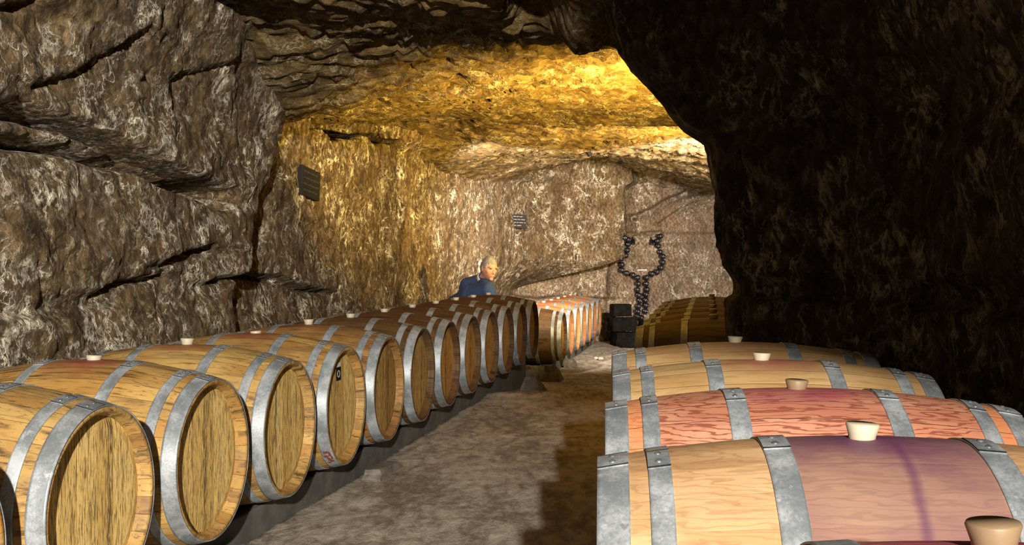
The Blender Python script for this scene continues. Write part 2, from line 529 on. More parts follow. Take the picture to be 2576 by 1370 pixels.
# left wall
ys = np.concatenate([np.arange(-7, 3.2, 0.12), np.arange(3.2, 12.5, 0.021), np.arange(12.5, 18.9, 0.03)])
zs = np.arange(-0.45, 3.15, 0.02)
Y, Z = np.meshgrid(ys, zs, indexing='ij')
X0 = WX0 + WK * Y
near = 1 - sstep(Y + 0.35 * np.sin(Z * 2.1), 7.05, 7.45)
D = rock_detail(X0, Y, Z, 3.0, 1.0)
D += 0.18 * near
D += near * 0.30 * np.clip(Z - 2.0, 0, 2) ** 1.5
D += 0.08 * np.exp(-((Z - 0.2) / 0.5) ** 2)
bay = sstep(Y, 8.45, 8.75) * (1 - sstep(Y, 11.1, 11.5))
lim = 2.18 + 0.03 * np.sin(Y * 5.3) + 0.02 * np.sin(Y * 11) + 0.075 * (Y - 8.65)
D -= 1.3 * bay * sstep(Z, lim, lim + 0.07)
D -= 0.16 * sstep(Y, 10.98, 11.06) * (1 - sstep(Z, 2.35, 2.5))
fil = 0.25 * sstep(Y, 12.6, 16.4) + 1.6 - np.sqrt(np.clip(1.6 ** 2 - np.clip(Y - 16.35, 0, 1.6) ** 2, 0.0, None))
D += fil * sstep(Z, 0.62, 1.25)
NO = 0.18
L = [
    # (points, width, groove depth, slab step)
    ([wl(-60, 262, NO), wl(40, 280, NO), wl(110, 288, NO), wl(230, 330, NO), wl(330, 378, NO), wl(400, 410, NO), wl(500, 460, NO), wl(600, 492, NO)], 0.030, 0.32, 0.015),
    ([wl(-60, 352, NO), wl(60, 360, NO), wl(200, 380, NO), wl(280, 408, NO), wl(350, 420, NO), wl(430, 462, NO), wl(540, 498, NO)], 0.024, 0.22, 0.01),
    ([wl(545, 492, NO), wl(580, 505, NO)], 0.045, 0.25, 0.0),
    ([wl(120, 215, NO), wl(190, 195, NO), wl(240, 155, NO), wl(285, 118, NO), wl(330, 80, NO)], 0.020, 0.05, 0.03),
    ([wl(-20, 25, NO), wl(80, 10, NO)], 0.02, 0.05, 0.03),
    ([wl(410, 662, NO), wl(470, 642, NO), wl(540, 622, NO)], 0.018, 0.12, 0.03),
    ([wl(260, 735, NO), wl(300, 712, NO), wl(345, 704, NO), wl(400, 700, NO), wl(420, 688, NO)], 0.016, 0.08, 0.03),
    ([wl(545, 706, NO), wl(640, 690, NO), wl(700, 702), wl(760, 728), wl(820, 735)], 0.018, 0.10, 0.04),
    ([wl(440, 200, NO), wl(520, 175, NO), wl(570, 150, NO)], 0.018, 0.04, 0.02),
    ([wl(0, 790, NO), wl(120, 788, NO), wl(260, 772, NO)], 0.03, 0.02, -0.03),
    ([wl(1003, 365), wl(1000, 430), wl(1004, 520)], 0.03, 0.12, 0.0),
    ([wl(965, 560), wl(972, 600), wl(968, 640)], 0.03, 0.06, 0.0),
]
for pts, wd, dep, stp in L:
    d, s = polydist(Y, Z, pts)
    D -= dep * np.exp(-(d / wd) ** 2)
    D += stp * np.sign(s) * sstep(np.abs(s), 0, wd) * np.exp(-(d / 0.25) ** 2)
grid_mesh('wall_left', np.stack([X0 + D, Y - D * 0.15, Z], -1), M['rock_left'], flip=True)

# far wall
xs = np.arange(-1.8, 5.6, 0.022)
zs = np.arange(-0.6, 3.5, 0.022)
X, Z = np.meshgrid(xs, zs, indexing='ij')
Yb = BY0 + BK * X
D = rock_detail(X, Yb, Z, 11.0, 1.1)
panel = sstep(X, 1.62, 1.68) * (1 - sstep(Z, 1.60, 1.66))
D -= 0.06 * panel
BL = [
    ([wb(1541, 592), wb(1532, 610), wb(1535, 660), wb(1531, 700), wb(1533, 752)], 0.030, 0.20, 0.0),
    ([wb(1512, 622), wb(1530, 600), wb(1548, 588), wb(1600, 587), wb(1665, 583)], 0.022, 0.12, 0.03),
    ([wb(1600, 545), wb(1640, 530), wb(1690, 502), wb(1740, 482), wb(1800, 476)], 0.06, 0.22, 0.12),
    ([wb(1665, 562), wb(1700, 538), wb(1740, 515), wb(1800, 500)], 0.035, 0.10, 0.04),
    ([wb(1355, 655), wb(1385, 648), wb(1412, 638), wb(1445, 618)], 0.022, 0.13, 0.05),
    ([wb(1290, 664), wb(1318, 652), wb(1335, 628), wb(1352, 604)], 0.07, 0.22, 0.08),
    ([wb(1240, 648), wb(1290, 662)], 0.03, 0.08, 0.04),
    ([wb(1425, 425), wb(1450, 400), wb(1480, 385)], 0.05, 0.18, 0.05),
    ([wb(1500, 362), wb(1570, 398), wb(1620, 440), wb(1700, 462), wb(1790, 470)], 0.07, 0.18, 0.16),
    ([wb(1120, 470), wb(1180, 455), wb(1230, 462)], 0.03, 0.08, 0.03),
    ([wb(1270, 745), wb(1350, 752), wb(1420, 748), wb(1520, 752)], 0.03, 0.08, 0.05),
    ([wb(1697, 600), wb(1697, 730)], 0.015, -0.03, 0.0),
    ([wb(1560, 670), wb(1700, 674)], 0.03, 0.03, 0.0),
]
for pts, wd, dep, stp in BL:
    d, s = polydist(X, Z, pts)
    D -= dep * np.exp(-(d / wd) ** 2)
    D += stp * np.sign(s) * sstep(np.abs(s), 0, wd) * np.exp(-(d / 0.35) ** 2)
D += 0.28 * sstep(Z, 2.05, 2.75) * (1 - sstep(X, 1.1, 1.9))
grid_mesh('wall_back', np.stack([X + D * 0.25, Yb - D, Z], -1), M['rock_back'], flip=True)

# ceiling
xs = np.concatenate([np.arange(-4.6, -2.2, 0.06), np.arange(-2.2, 2.2, 0.032), np.arange(2.2, 5.4, 0.06)])
ys = np.concatenate([np.arange(-7, 4.4, 0.12), np.arange(4.4, 11, 0.028), np.arange(11, 19.6, 0.05)])
X, Y = np.meshgrid(xs, ys, indexing='ij')
left_line = np.interp(Y, [-7, 2, 6.3, 7.0, 7.5, 8.65, 10.3, 11, 12.5, 14.6, 16.5, 18],
                      [3.6, 3.0, 2.72, 2.35, 2.14, 2.35, 2.52, 2.54, 2.34, 2.27, 2.36, 2.5])
mid_line = np.interp(Y, [-7, 0, 3, 5.5, 7.5, 9, 11, 13, 15, 17, 19], [3.8, 3.35, 2.95, 2.62, 2.5, 2.5, 2.5, 2.55, 2.72, 2.95, 3.0])
dl = X - (WX0 + WK * Y)
wgt = np.exp(-np.clip(dl, 0, 9) / 0.9)
C = left_line * wgt + mid_line * (1 - wgt)
C -= 0.30 * np.clip(X - 1.4, 0, 5) * sstep(Y, 11, 16)
t = fbm(X, Y, X * 0, 0.8, 4, 2.0, (0.7, 1.5, 1)) * 5.5 + Y * 0.6
ter = np.floor(t) + sstep(t - np.floor(t), 0.0, 0.22)
NK_ = 1 - 0.6 * wgt
C -= 0.075 * (ter - t) * NK_
C += NK_ * 0.07 * fbm(X, Y, X * 0, 0.9, 3, 8.0) + 0.022 * fbm(X, Y, X * 0, 6.0, 4, 4.0, (0.6, 1.5, 1))
h, e = cells(X, Y, X * 0, 1.6, 6.0, (0.7, 1.4, 1))
C += 0.022 * h * sstep(e, 0.0, 0.12)
# a slab edge across the ceiling, a shadowed hollow and a rounded boulder beside it
dd, ss = polydist(X, Y, [(-2.2, 9.6), (-1.2, 10.15), (-0.75, 10.0), (-0.42, 9.85), (-0.2, 9.8)])
C += 0.5 * (dl < -0.05) * sstep(Y, 8.5, 8.9) * (1 - sstep(Y, 11.0, 11.4))
C += 0.45 * np.exp(-(((X - 0.13) / 0.13) ** 2 + ((Y - 5.75) / 0.42) ** 2) ** 2)
C += 0.16 * sstep(Y, 9.85, 10.0) * (1 - sstep(Y, 11.0, 12.5)) * (1 - sstep(X, -0.7, -0.1))
C -= 0.20 * np.exp(-(((X - 0.42) / 0.17) ** 2 + ((Y - 6.0) / 0.35) ** 2) ** 1.5)
C += 0.12 * np.exp(-((X + 0.75) / 0.5) ** 2 - ((Y - 5.5) / 0.2) ** 2)
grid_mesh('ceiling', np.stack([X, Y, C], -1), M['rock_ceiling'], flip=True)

# right wall with the pillar that ends it; its upper part leans over the barrels
plan = [(1.35, -7), (1.25, -3.4), (1.22, -2), (1.22, 0.4), (1.32, 1.5), (1.50, 2.6), (1.62, 3.5), (1.66, 4.30), (1.36, 4.78), (1.07, 5.15),
        (1.09, 5.45), (1.17, 5.8), (1.5, 6.0), (2.2, 6.1), (3.0, 6.6), (3.3, 8), (3.9, 12), (4.6, 19)]
lean = [0, 0, 1, 0.1, 0.2, 0.3, 0.42, 0.6, 0.85, 1.0, 1.0, 0.95, 0.8, 0.5, 0.2, 0.1, 0, 0]
pts = []
for i in range(len(plan) - 1):
    a, b = plan[i], plan[i + 1]
    ln = math.dist(a, b)
    step = 0.024 if 4 <= i <= 11 else 0.12
    n = max(2, int(ln / step))
    for q in range(n):
        t_ = q / n
        pts.append((a[0] + (b[0] - a[0]) * t_, a[1] + (b[1] - a[1]) * t_, lean[i] + (lean[i + 1] - lean[i]) * t_))
pts.append((plan[-1][0], plan[-1][1], 0))
pa = np.array(pts)
ksz = 7
ker = np.ones(ksz) / ksz
for c_ in range(2):
    pa[ksz:-ksz, c_] = np.convolve(pa[:, c_], ker, 'same')[ksz:-ksz]
tan = np.gradient(pa[:, :2], axis=0)
tan /= np.linalg.norm(tan, axis=1, keepdims=True)
nrm = np.stack([-tan[:, 1], tan[:, 0]], -1)
zs = np.arange(-0.5, 3.3, 0.024)
PX = np.repeat(pa[:, 0:1], len(zs), 1); PY = np.repeat(pa[:, 1:2], len(zs), 1); PW = np.repeat(pa[:, 2:3], len(zs), 1)
ZZ = np.repeat(zs[None, :], len(pa), 0)
sh1 = np.interp(ZZ, [-1, 0.9, 1.19, 1.54, 1.76, 1.83, 1.98, 2.15, 2.44, 2.7, 3.3], [0, 0, -0.03, -0.09, -0.11, -0.21, -0.34, -0.48, -0.60, -0.85, -1.5])
sh2 = -0.85 * sstep(ZZ, 2.12, 2.30)  # unseen overhang behind the camera, shaped to block the flood lamp
SH = np.where(PY < -0.5, sh2 * PW, sh1 * PW)
D = rock_detail(PX, PY, ZZ, 21.0, 1.25, (1, 1, 0.6))
D -= 0.05 * sstep(ZZ, 0.98, 1.02) * (1 - sstep(ZZ, 1.06, 1.16))
NXc = np.repeat(nrm[:, 0:1], len(zs), 1); NYc = np.repeat(nrm[:, 1:2], len(zs), 1)
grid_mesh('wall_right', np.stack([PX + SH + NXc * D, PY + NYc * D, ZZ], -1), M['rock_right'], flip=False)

# floor: level near the camera, falling 22 cm beyond the first run of barrels, with a trough under the left row
CT, ST = math.cos(math.radians(10.4)), math.sin(math.radians(10.4))
xs = np.concatenate([np.arange(-4.8, -2.4, 0.08), np.arange(-2.4, 1.6, 0.022), np.arange(1.6, 5.4, 0.08)])
ys = np.concatenate([np.arange(-7, 3.8, 0.12), np.arange(3.8, 12.0, 0.024), np.arange(12, 19.4, 0.04)])
X, Y = np.meshgrid(xs, ys, indexing='ij')
def floor_z(X, Y):
    return -0.22 * sstep(Y, 9.3, 11.6)
perp = X * CT - Y * ST
FZ = floor_z(X, Y)
FZ = FZ + 0.008 * fbm(X, Y, X * 0, 2.5, 4, 1.0) + 0.004 * fbm(X, Y, X * 0, 12, 3, 1.0, (1, 0.5, 1)) - 0.03 * (X > 1.7)
edge_wob = 0.02 * fbm(X, Y, X * 0, 1.5, 3, 9.0)
tr = 1 - sstep(perp + edge_wob, -1.93, -1.90)
FZ -= 0.13 * tr
FZ += 0.02 * np.exp(-((Y - 9.35 - 0.1 * X) / 0.10) ** 2) * (1 - tr)
grid_mesh('floor', np.stack([X, Y, FZ], -1), M['floor'])

from mathutils.bvhtree import BVHTree
def surf(o):
    me = o.data
    return BVHTree.FromPolygons([v.co[:] for v in me.vertices], [p.vertices[:] for p in me.polygons])
SURF = [surf(bpy.data.objects[n]) for n in ('wall_left', 'wall_back', 'ceiling')]
CR = cam.rotation_euler.to_matrix()
def hit(px, py):
    d = (CR @ Vector(((px - 1288) / F_PX, -(py - 685) / F_PX, -1))).normalized()
    best = None
    for b in SURF:
        q = b.ray_cast(Vector((0, 0, CAM_Z)), d, 40)
        if q[0] is not None and (best is None or q[3] < best[1]):
            best = (q[0], q[3])
    return best[0]

# ------------------------------------------------------------------ barrels
LEN = 0.475
def rad(x, r_end):
    return 0.35 - (0.35 - r_end) * (x / LEN) ** 2

def make_barrel_meshes(r_end, key):
    out = {}
    prof = []
    n = 22
    for i in range(n + 1):
        x = -LEN + 2 * LEN * i / n
        prof.append((x, rad(x, r_end)))
    th = 0.026
    prof.append((LEN, r_end - 0.014))
    prof.append((LEN - 0.006, r_end - 0.018))
    prof.append((LEN - 0.030, r_end - th + 0.004))
    prof.append((LEN - 0.034, r_end - th - 0.002))
    for i in range(9):
        x = (LEN - 0.08) - 2 * (LEN - 0.08) * i / 8
        prof.append((x, rad(x, r_end) - th))
    prof.append((-LEN + 0.034, r_end - th - 0.002))
    prof.append((-LEN + 0.030, r_end - th + 0.004))
    prof.append((-LEN + 0.006, r_end - 0.018))
    prof.append((-LEN, r_end - 0.014))
    nseg = 120
    v, f = revolve(prof, nseg)
    # shallow seam between staves, four segments to a stave
    m = len(prof)
    vv = []
    for i, (x, y, z) in enumerate(v):
        seg = i // m
        k = (0.9975 if r_end < 0.29 else 0.9992) if (seg % 4 == 0 and (i % m) <= n) else 1.0
        vv.append((x, y * k, z * k))
    out['staves'] = link_mesh('staves_' + key, vv, f, M['old_staves'], link=False)
    # head: recessed disc of boards with a chamfered rim
    rh = r_end - th + 0.002
    pr = [(0.0, 0.002), (0.0, rh - 0.03), (-0.007, rh), (-0.02, rh), (-0.02, 0.002)]
    v, f = revolve(pr, 96)
    out['head'] = link_mesh('head_' + key, v, f, M['head'], smooth=False, link=False)
    def hoop(x0, x1, lap):
        o = 0.0009
        q = 8
        rings = []
        for i in range(q + 1):
            x = x0 + (x1 - x0) * i / q
            rings.append((x, rad(min(abs(x), LEN), r_end) + o + 0.0026))
        # rolled edges
        prof_ = [(x0, rings[0][1] - 0.0042)] + rings + [(x1, rings[-1][1] - 0.0042)]
        v, f = revolve(prof_, 128)
        parts = [(v, f)]
        # riveted overlap plate
        a0, a1 = lap - 0.12, lap + 0.13
        pv, pf = [], []
        na = 10
        for i in range(na + 1):
            a = a0 + (a1 - a0) * i / na
            for x, r in rings:
                pv.append((x * 1.0, (r + 0.0024) * math.sin(a), (r + 0.0024) * math.cos(a)))
        c = len(rings)
        for i in range(na):
            for j in range(c - 1):
                pf.append((i * c + j, i * c + j + 1, (i + 1) * c + j + 1, (i + 1) * c + j))
        b = len(pv)
        for i in (0, na):
            for j in range(c):
                x, y, z = pv[i * c + j]
                s = 1 - 0.0026 / math.hypot(y, z)
                pv.append((x, y * s, z * s))
        for e, i in enumerate((0, na)):
            for j in range(c - 1):
                pf.append((i * c + j, i * c + j + 1, b + e * c + j + 1, b + e * c + j))
        parts.append((pv, pf))
        return merge(parts)
    specs = [('end', LEN - 0.052, LEN + 0.001), ('quarter', LEN - 0.122, LEN - 0.084), ('bilge', 0.152, 0.197)]
    out['hoops'] = []
    for nm, a, b in specs:
        for sgn in (1, -1):
            x0, x1 = (a, b) if sgn > 0 else (-b, -a)
            lap = {'end': -0.10, 'quarter': -0.14, 'bilge': -0.12}[nm]
            v, f = hoop(x0, x1, lap)
            me = link_mesh('hoop_' + nm + key, v, f, M['hoop'], link=False)
            xc = (x0 + x1) / 2
            rr = rad(abs(xc), r_end) + 0.0050
            rv = []
            for da in (-0.055, 0.055):
                a_ = lap + da
                pv, pf = [], []
                cx, cy, cz = xc, rr * math.sin(a_), rr * math.cos(a_)
                nx = Vector((0, math.sin(a_), math.cos(a_)))
                tx = Vector((1, 0, 0)); ty = nx.cross(tx)
                for lv, (rd, hh) in enumerate([(0.0065, 0.0), (0.0058, 0.002), (0.0035, 0.0038)]):
                    for i in range(10):
                        an = 2 * PI * i / 10
                        pnt = Vector((cx, cy, cz)) + tx * rd * math.cos(an) + ty * rd * math.sin(an) + nx * hh
                        pv.append(tuple(pnt))
                for lv in range(2):
                    for i in range(10):
                        j = (i + 1) % 10
                        pf.append((lv * 10 + i, lv * 10 + j, lv * 10 + 10 + j, lv * 10 + 10 + i))
                pf.append(tuple(range(20, 30)))
                rv.append(link_mesh('rivet', pv, pf, M['rivet'], link=False))
            out['hoops'].append((me, rv))
    return out

BM_L = make_barrel_meshes(0.285, 'a')
BM_R = make_barrel_meshes(0.303, 'b')
v, f = revolve_z([(-0.02, 0.021), (0.002, 0.0235), (0.019, 0.0285), (0.022, 0.027)], 28)
BUNG = link_mesh('bung', v, f, M['bung'], link=False)

def barrel(label, loc, rz, meshes, stave_key, tint, stain, group, bung_h=0.0, bung_x=0.0, rivets=False, roll=0.0, bung_s=1.0,
           head_tint=None, bung_tone=None):
    t = thing('wine_barrel', label, 'barrel', (loc[0], loc[1], loc[2] - 0.35), rz, group)
    t.rotation_euler = (0, 0, rz)
    c = (tint[0], tint[1], tint[2], stain)
    hc = head_tint or tint
    s = link_data('staves', meshes['staves'], t, M[stave_key], c)
    s.location = (0, 0, 0.35)
    s.rotation_euler = (roll, 0, 0)
    for sg in (1, -1):
        h = link_data('head', meshes['head'], t, M['head'], (hc[0], hc[1], hc[2], 1))
        h.location = (sg * (LEN - 0.036), 0, 0.35)
        h.rotation_euler = (0, 0, 0 if sg > 0 else PI)
    for me, rv in meshes['hoops']:
        h = link_data('hoop', me, t)
        h.location = (0, 0, 0.35)
        h.rotation_euler = (random.uniform(-0.05, 0.05), 0, 0)
        if rivets:
            for r in rv:
                link_data('rivet', r, h)
    b = link_data('bung', BUNG, t, M[bung_tone or 'bung'])
    rb = 0.35
    b.location = (bung_x, -math.sin(roll) * rb, 0.35 + rb * math.cos(roll) + bung_h)
    b.rotation_euler = (roll, random.uniform(-0.06, 0.06), 0)
    b.scale = (bung_s, bung_s, bung_s)
    return t

ORD = ['first', 'second', 'third', 'fourth', 'fifth', 'sixth', 'seventh', 'eighth', 'ninth', 'tenth', 'eleventh', 'twelfth',
       'thirteenth', 'fourteenth', 'fifteenth', 'sixteenth', 'seventeenth', 'eighteenth', 'nineteenth', 'twentieth']
YAW = -math.radians(10.4)
def left_pos(yh, zc):                 # head centre on the row line -> barrel centre
    hx = -1.774 + 0.1835 * yh
    return (hx - LEN * CT, yh + LEN * ST, zc)
left = [
    (2.42, (1.0, 0.85, 0.62), 0.2, 'weathered oak barrel cut off at the bottom left corner, nearest of the left row'),
    (3.145, (0.98, 0.92, 0.80), 0.2, 'big weathered oak barrel with its whole golden head filling the bottom left'),
    (3.85, (1.0, 0.92, 0.72), 0.9, 'second large oak barrel of the left row, red wine stain beside its white bung'),
    (4.555, (1.0, 0.95, 0.78), 0.5, 'weathered oak barrel whose head has a blackened vertical crack, left row'),
    (5.26, (1.0, 0.92, 0.72), 0.9, 'oak barrel with a small black sticker on its head and rust on its front hoop'),
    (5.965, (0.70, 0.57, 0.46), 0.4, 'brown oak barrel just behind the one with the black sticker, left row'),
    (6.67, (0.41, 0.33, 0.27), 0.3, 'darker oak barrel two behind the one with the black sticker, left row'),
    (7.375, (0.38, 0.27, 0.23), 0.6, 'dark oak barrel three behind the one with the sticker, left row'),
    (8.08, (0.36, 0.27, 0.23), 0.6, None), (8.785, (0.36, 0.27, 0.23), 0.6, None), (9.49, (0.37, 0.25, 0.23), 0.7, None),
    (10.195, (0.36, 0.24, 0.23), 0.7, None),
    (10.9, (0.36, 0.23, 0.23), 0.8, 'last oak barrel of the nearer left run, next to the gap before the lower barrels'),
]
GL = 'barrels in the nearer run of the left row'
bungh = [0, 0, -0.006, 0.004, -0.012, 0.006, 0.002, 0, 0, 0, 0.002, 0, 0]
left_b = []
for i, (yh, tint, st, lab) in enumerate(left):
    if lab is None:
        k = 12 - i
        lab = 'dark oak barrel of the nearer left run, %s one before the gap' % ORD[k]
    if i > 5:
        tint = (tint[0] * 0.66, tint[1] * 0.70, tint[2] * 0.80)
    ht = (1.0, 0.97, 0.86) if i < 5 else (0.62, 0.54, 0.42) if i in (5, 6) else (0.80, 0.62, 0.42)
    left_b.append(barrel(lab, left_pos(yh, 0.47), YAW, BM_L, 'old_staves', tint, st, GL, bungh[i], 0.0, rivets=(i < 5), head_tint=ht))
GF = 'barrels in the lower far run of the left row'
far = [13.15 + 0.708 * q for q in range(7)]
for i, yh in enumerate(far):
    if i == 0:
        lab = 'first barrel after the gap, its dark flank showing, low far run of the left row'
    elif i == 6:
        lab = 'farthest barrel of the left row, standing against the far rock wall'
    else:
        lab = 'small far barrel with bright lit top, %s behind the gap in the left row' % ORD[i]
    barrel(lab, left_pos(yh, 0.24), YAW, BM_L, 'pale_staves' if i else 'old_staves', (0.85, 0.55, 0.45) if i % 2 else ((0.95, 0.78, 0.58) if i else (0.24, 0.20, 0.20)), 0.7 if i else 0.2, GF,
           0, 0, head_tint=(0.75, 0.6, 0.42))

GR = 'barrels of the near right row'
near_r = [
    (0.53, 1.13, 'red_staves', (1, 0.9, 0.9), 1.0, 'reddened barrel in the bottom right corner, only its top and tall bung showing', 0.010, 1.0, 0.0),
    (0.625, 1.85, 'purple_staves', (1, 1, 1), 1.0, 'pale oak barrel soaked purple between its middle hoops, with a dark drip below the bung', 0.004, 1.0, 0.0),
    (0.70, 2.56, 'red_staves', (1, 1, 1), 0.7, 'pinkish red oak barrel with bold wavy grain, behind the purple stained one', 0.0, 0.95, 0.0),
    (0.786, 3.29, 'pale_staves', (1, 0.97, 0.86), 0.75, 'clean pale oak barrel with a white bung, behind the pinkish red one', 0.0, 0.95, 0.0),
    (0.85, 3.99, 'pale_staves', (0.98, 0.93, 0.82), 0.4, 'pale oak barrel last in the near right row, at the foot of the pillar', 0.0, 0.95, 0.0),
]
for x, y, mk, tint, st, lab, bh, bs, yw in near_r:
    barrel(lab, (x, y, 0.53), -math.radians(4.8), BM_R, mk, tint, st, GR, bh, -0.02, rivets=True, bung_s=bs, bung_tone='brown_and_shaded_bung' if mk == 'red_staves' else None)
GRF = 'shadowed barrels beyond the rock pillar on the right'
for i in range(6):
    y = 6.68 + 0.755 * i
    x = 1.235 + 0.1835 * (y - 6.68) + 0.02
    lab = ['nearest shadowed brown barrel behind the rock pillar', 'shadowed barrel by the rock pillar, second bung in the line',
           'shadowed barrel by the rock pillar, third bung in the line', 'shadowed barrel by the rock pillar, fourth bung in the line',
           'shadowed barrel by the rock pillar, fifth bung in the line', 'farthest shadowed barrel beyond the rock pillar, topmost bung in the line'][i]
    barrel(lab, (x, y, 0.47), YAW, BM_L, 'old_staves', (0.30, 0.27, 0.27), 0.6, GRF, 0.0, 0.0, bung_s=1.05)  # shade put into the tint, to offset the amber bounce on the staves

# sticker and rust marks on the fifth barrel
b4 = left_b[4]
hx = LEN - 0.0355
v, f = merge([box_vf(hx, hx + 0.0012, -0.060, 0.006, 0.35 + 0.125, 0.35 + 0.190)])
sk = link_mesh('sticker', v, f, M['black'], b4, smooth=False)
v, f = box_vf(hx + 0.0012, hx + 0.0018, -0.056, 0.002, 0.35 + 0.191, 0.35 + 0.212)
link_mesh('sticker_strip', v, f, M['white'], sk, smooth=False)
pr = [(0.0, 0.013), (0.0, 0.018), (0.0006, 0.018), (0.0006, 0.013)]
v, f = revolve(pr, 24)
o = link_mesh('sticker_emblem', v, f, M['white'], sk, smooth=False)
o.location = (hx + 0.0012, -0.027, 0.35 + 0.157)
parts = []
rnd_ = random.Random(3)
for (a, x, la, wx) in [(a_ + 0.08, x_, l_ * 1.9, w_ * 1.5) for a_, x_, l_, w_ in [(-2.55, 0.448, 0.05, 0.010), (-2.50, 0.462, 0.07, 0.006), (-2.46, 0.440, 0.035, 0.014), (-2.62, 0.455, 0.04, 0.012), (-2.40, 0.458, 0.06, 0.008),
                       (-2.66, 0.440, 0.03, 0.008), (-2.36, 0.444, 0.03, 0.016)]]:
    pv, pf = [], []
    for i in range(5):
        aa = a + la * (i / 4 - 0.5)
        for xx in (x - wx / 2 + 0.003 * math.sin(i), x + wx / 2 + 0.003 * math.sin(i)):
            r = rad(abs(xx), 0.285) + 0.0042
            pv.append((xx, r * math.sin(aa), 0.35 + r * math.cos(aa)))
    for i in range(4):
        pf.append((2 * i, 2 * i + 1, 2 * i + 3, 2 * i + 2))
    parts.append((pv, pf))
v, f = merge(parts)
link_mesh('rust_mark', v, f, M['rust'], b4)

# ------------------------------------------------------------------ rails, blocks, kerb ends
def rail(label, p0, y0, y1, z0, z1, wdt, group, slope_dir=True):
    """rail parallel to the left row at perpendicular offset p0"""
    o = link_mesh('barrel_rail', *box_vf(0, wdt, 0, (y1 - y0) / CT, 0, z1 - z0), M['rail'], smooth=False)
    # point at perp p0: x*CT - y*ST = p0
    x = (p0 + y0 * ST) / CT
    o.location = (x, y0, z0)
    o.rotation_euler = (0, 0, YAW)
    bevel(o, 0.006)
    tag(o, label, 'rail', group)
    return o
GRL = 'long grey rails that carry the barrels'
rail('long grey rail under the barrel heads of the nearer left run', -2.03, 1.5, 11.35, -0.125, 0.124, 0.13, GRL)
rail('grey rail under the wall side ends of the nearer left run', -2.54, 1.5, 11.35, -0.125, 0.124, 0.13, GRL)
rail('grey rail under the barrel heads of the lower far run', -2.03, 12.9, 17.75, -0.345, -0.107, 0.13, GRL)
rail('grey rail under the wall side ends of the lower far run', -2.54, 12.9, 17.75, -0.345, -0.107, 0.13, GRL)
for dx, lab in ((-0.30, 'dark rail under the aisle ends of the near right barrels'), (0.24, 'dark rail under the wall side ends of the near right barrels')):
    o = link_mesh('barrel_rail', *box_vf(-0.05, 0.05, 0, 3.6, 0, 0.178), M['rail'], smooth=False)
    o.location = (0.50 + dx, 0.72, 0.005)
    o.rotation_euler = (0, 0, -math.atan2(0.32, 2.86))
    bevel(o, 0.006)
    tag(o, lab, 'rail', GRL)
for p0, lab in ((0.0, 'rail under the aisle ends of the shadowed barrels beyond the pillar'), (0.5, 'rail under the wall side ends of the shadowed barrels beyond the pillar')):
    o = link_mesh('barrel_rail', *box_vf(-0.05, 0.05, 0, 4.9, 0, 0.338), M['rail'], smooth=False)
    o.location = (0.88 + p0, 6.2, -0.215)
    o.rotation_euler = (0, 0, YAW)
    bevel(o, 0.006)
    tag(o, lab, 'rail', GRL)

def lump(name, label, cat, loc, size, rz, mat, seed, wedge=0.5, group=None):
    """a rough block: box with a sloping top, subdivided and roughened"""
    bm = bmesh.new()
    bmesh.ops.create_cube(bm, size=1)
    for vv in bm.verts:
        vv.co.z += 0.5
        if vv.co.z > 0.5:
            vv.co.x *= (1 - wedge * 0.6); vv.co.y *= (1 - wedge * 0.35)
            if vv.co.y > 0:
                vv.co.z *= (1 - wedge * 0.4)
    bmesh.ops.subdivide_edges(bm, edges=bm.edges[:], cuts=7, use_grid_fill=True)
    for vv in bm.verts:
        n = mn.noise_vector(vv.co * 3.0 + Vector((seed, 0, 0)))
        k = 0.05 if vv.co.z > 0.05 else 0.02
        vv.co += n * k
        vv.co.x *= size[0]; vv.co.y *= size[1]; vv.co.z *= size[2]
    me = bpy.data.meshes.new(name)
    bm.to_mesh(me); bm.free()
    me.materials.append(mat)
    o = bpy.data.objects.new(name, me)
    COL.objects.link(o)
    o.location = loc
    o.rotation_euler = (0, 0, rz)
    return tag(o, label, cat, group)
def rowpt(perp_, y):
    return ((perp_ + y * ST) / CT, y)
x, y = rowpt(-1.78, 5.95)
lump('concrete_wedge', 'dark concrete wedge on the aisle floor against the left rail, nearest the camera', 'concrete wedge', (x, y, -0.02), (0.13, 0.46, 0.075), YAW, M['concrete'], 1, 0.7)
x, y = rowpt(-1.73, 10.75)
lump('concrete_wedge', 'pale pointed concrete kerb end on the near side of the gap in the left row', 'concrete wedge', (x, y, -0.22), (0.26, 0.5, 0.24), YAW, M['concrete'], 2, 0.9)
x, y = rowpt(-1.78, 12.4)
lump('concrete_wedge', 'grey concrete kerb end on the far side of the gap in the left row', 'concrete wedge', (x, y, -0.24), (0.24, 0.36, 0.20), YAW, M['concrete'], 3, 0.8)
x, y = rowpt(-1.77, 14.0)
lump('concrete_wedge', 'grey concrete lump on the floor beside the second barrel after the gap', 'concrete wedge', (x, y, -0.24), (0.18, 0.3, 0.13), YAW, M['concrete'], 4, 0.8)
x, y = rowpt(-1.81, 4.15)
lump('concrete_wedge', 'low concrete lump at the bottom edge of the photo beside the left rail', 'concrete wedge', (x, y, -0.02), (0.12, 0.4, 0.08), YAW, M['concrete'], 8, 0.6)
x, y = rowpt(-2.06, 12.72)
o = lump('concrete_block', 'square grey block in the gap under the start of the lower far run', 'block', (x, y, -0.345), (0.17, 0.17, 0.26), YAW, M['concrete'], 5, 0.0)

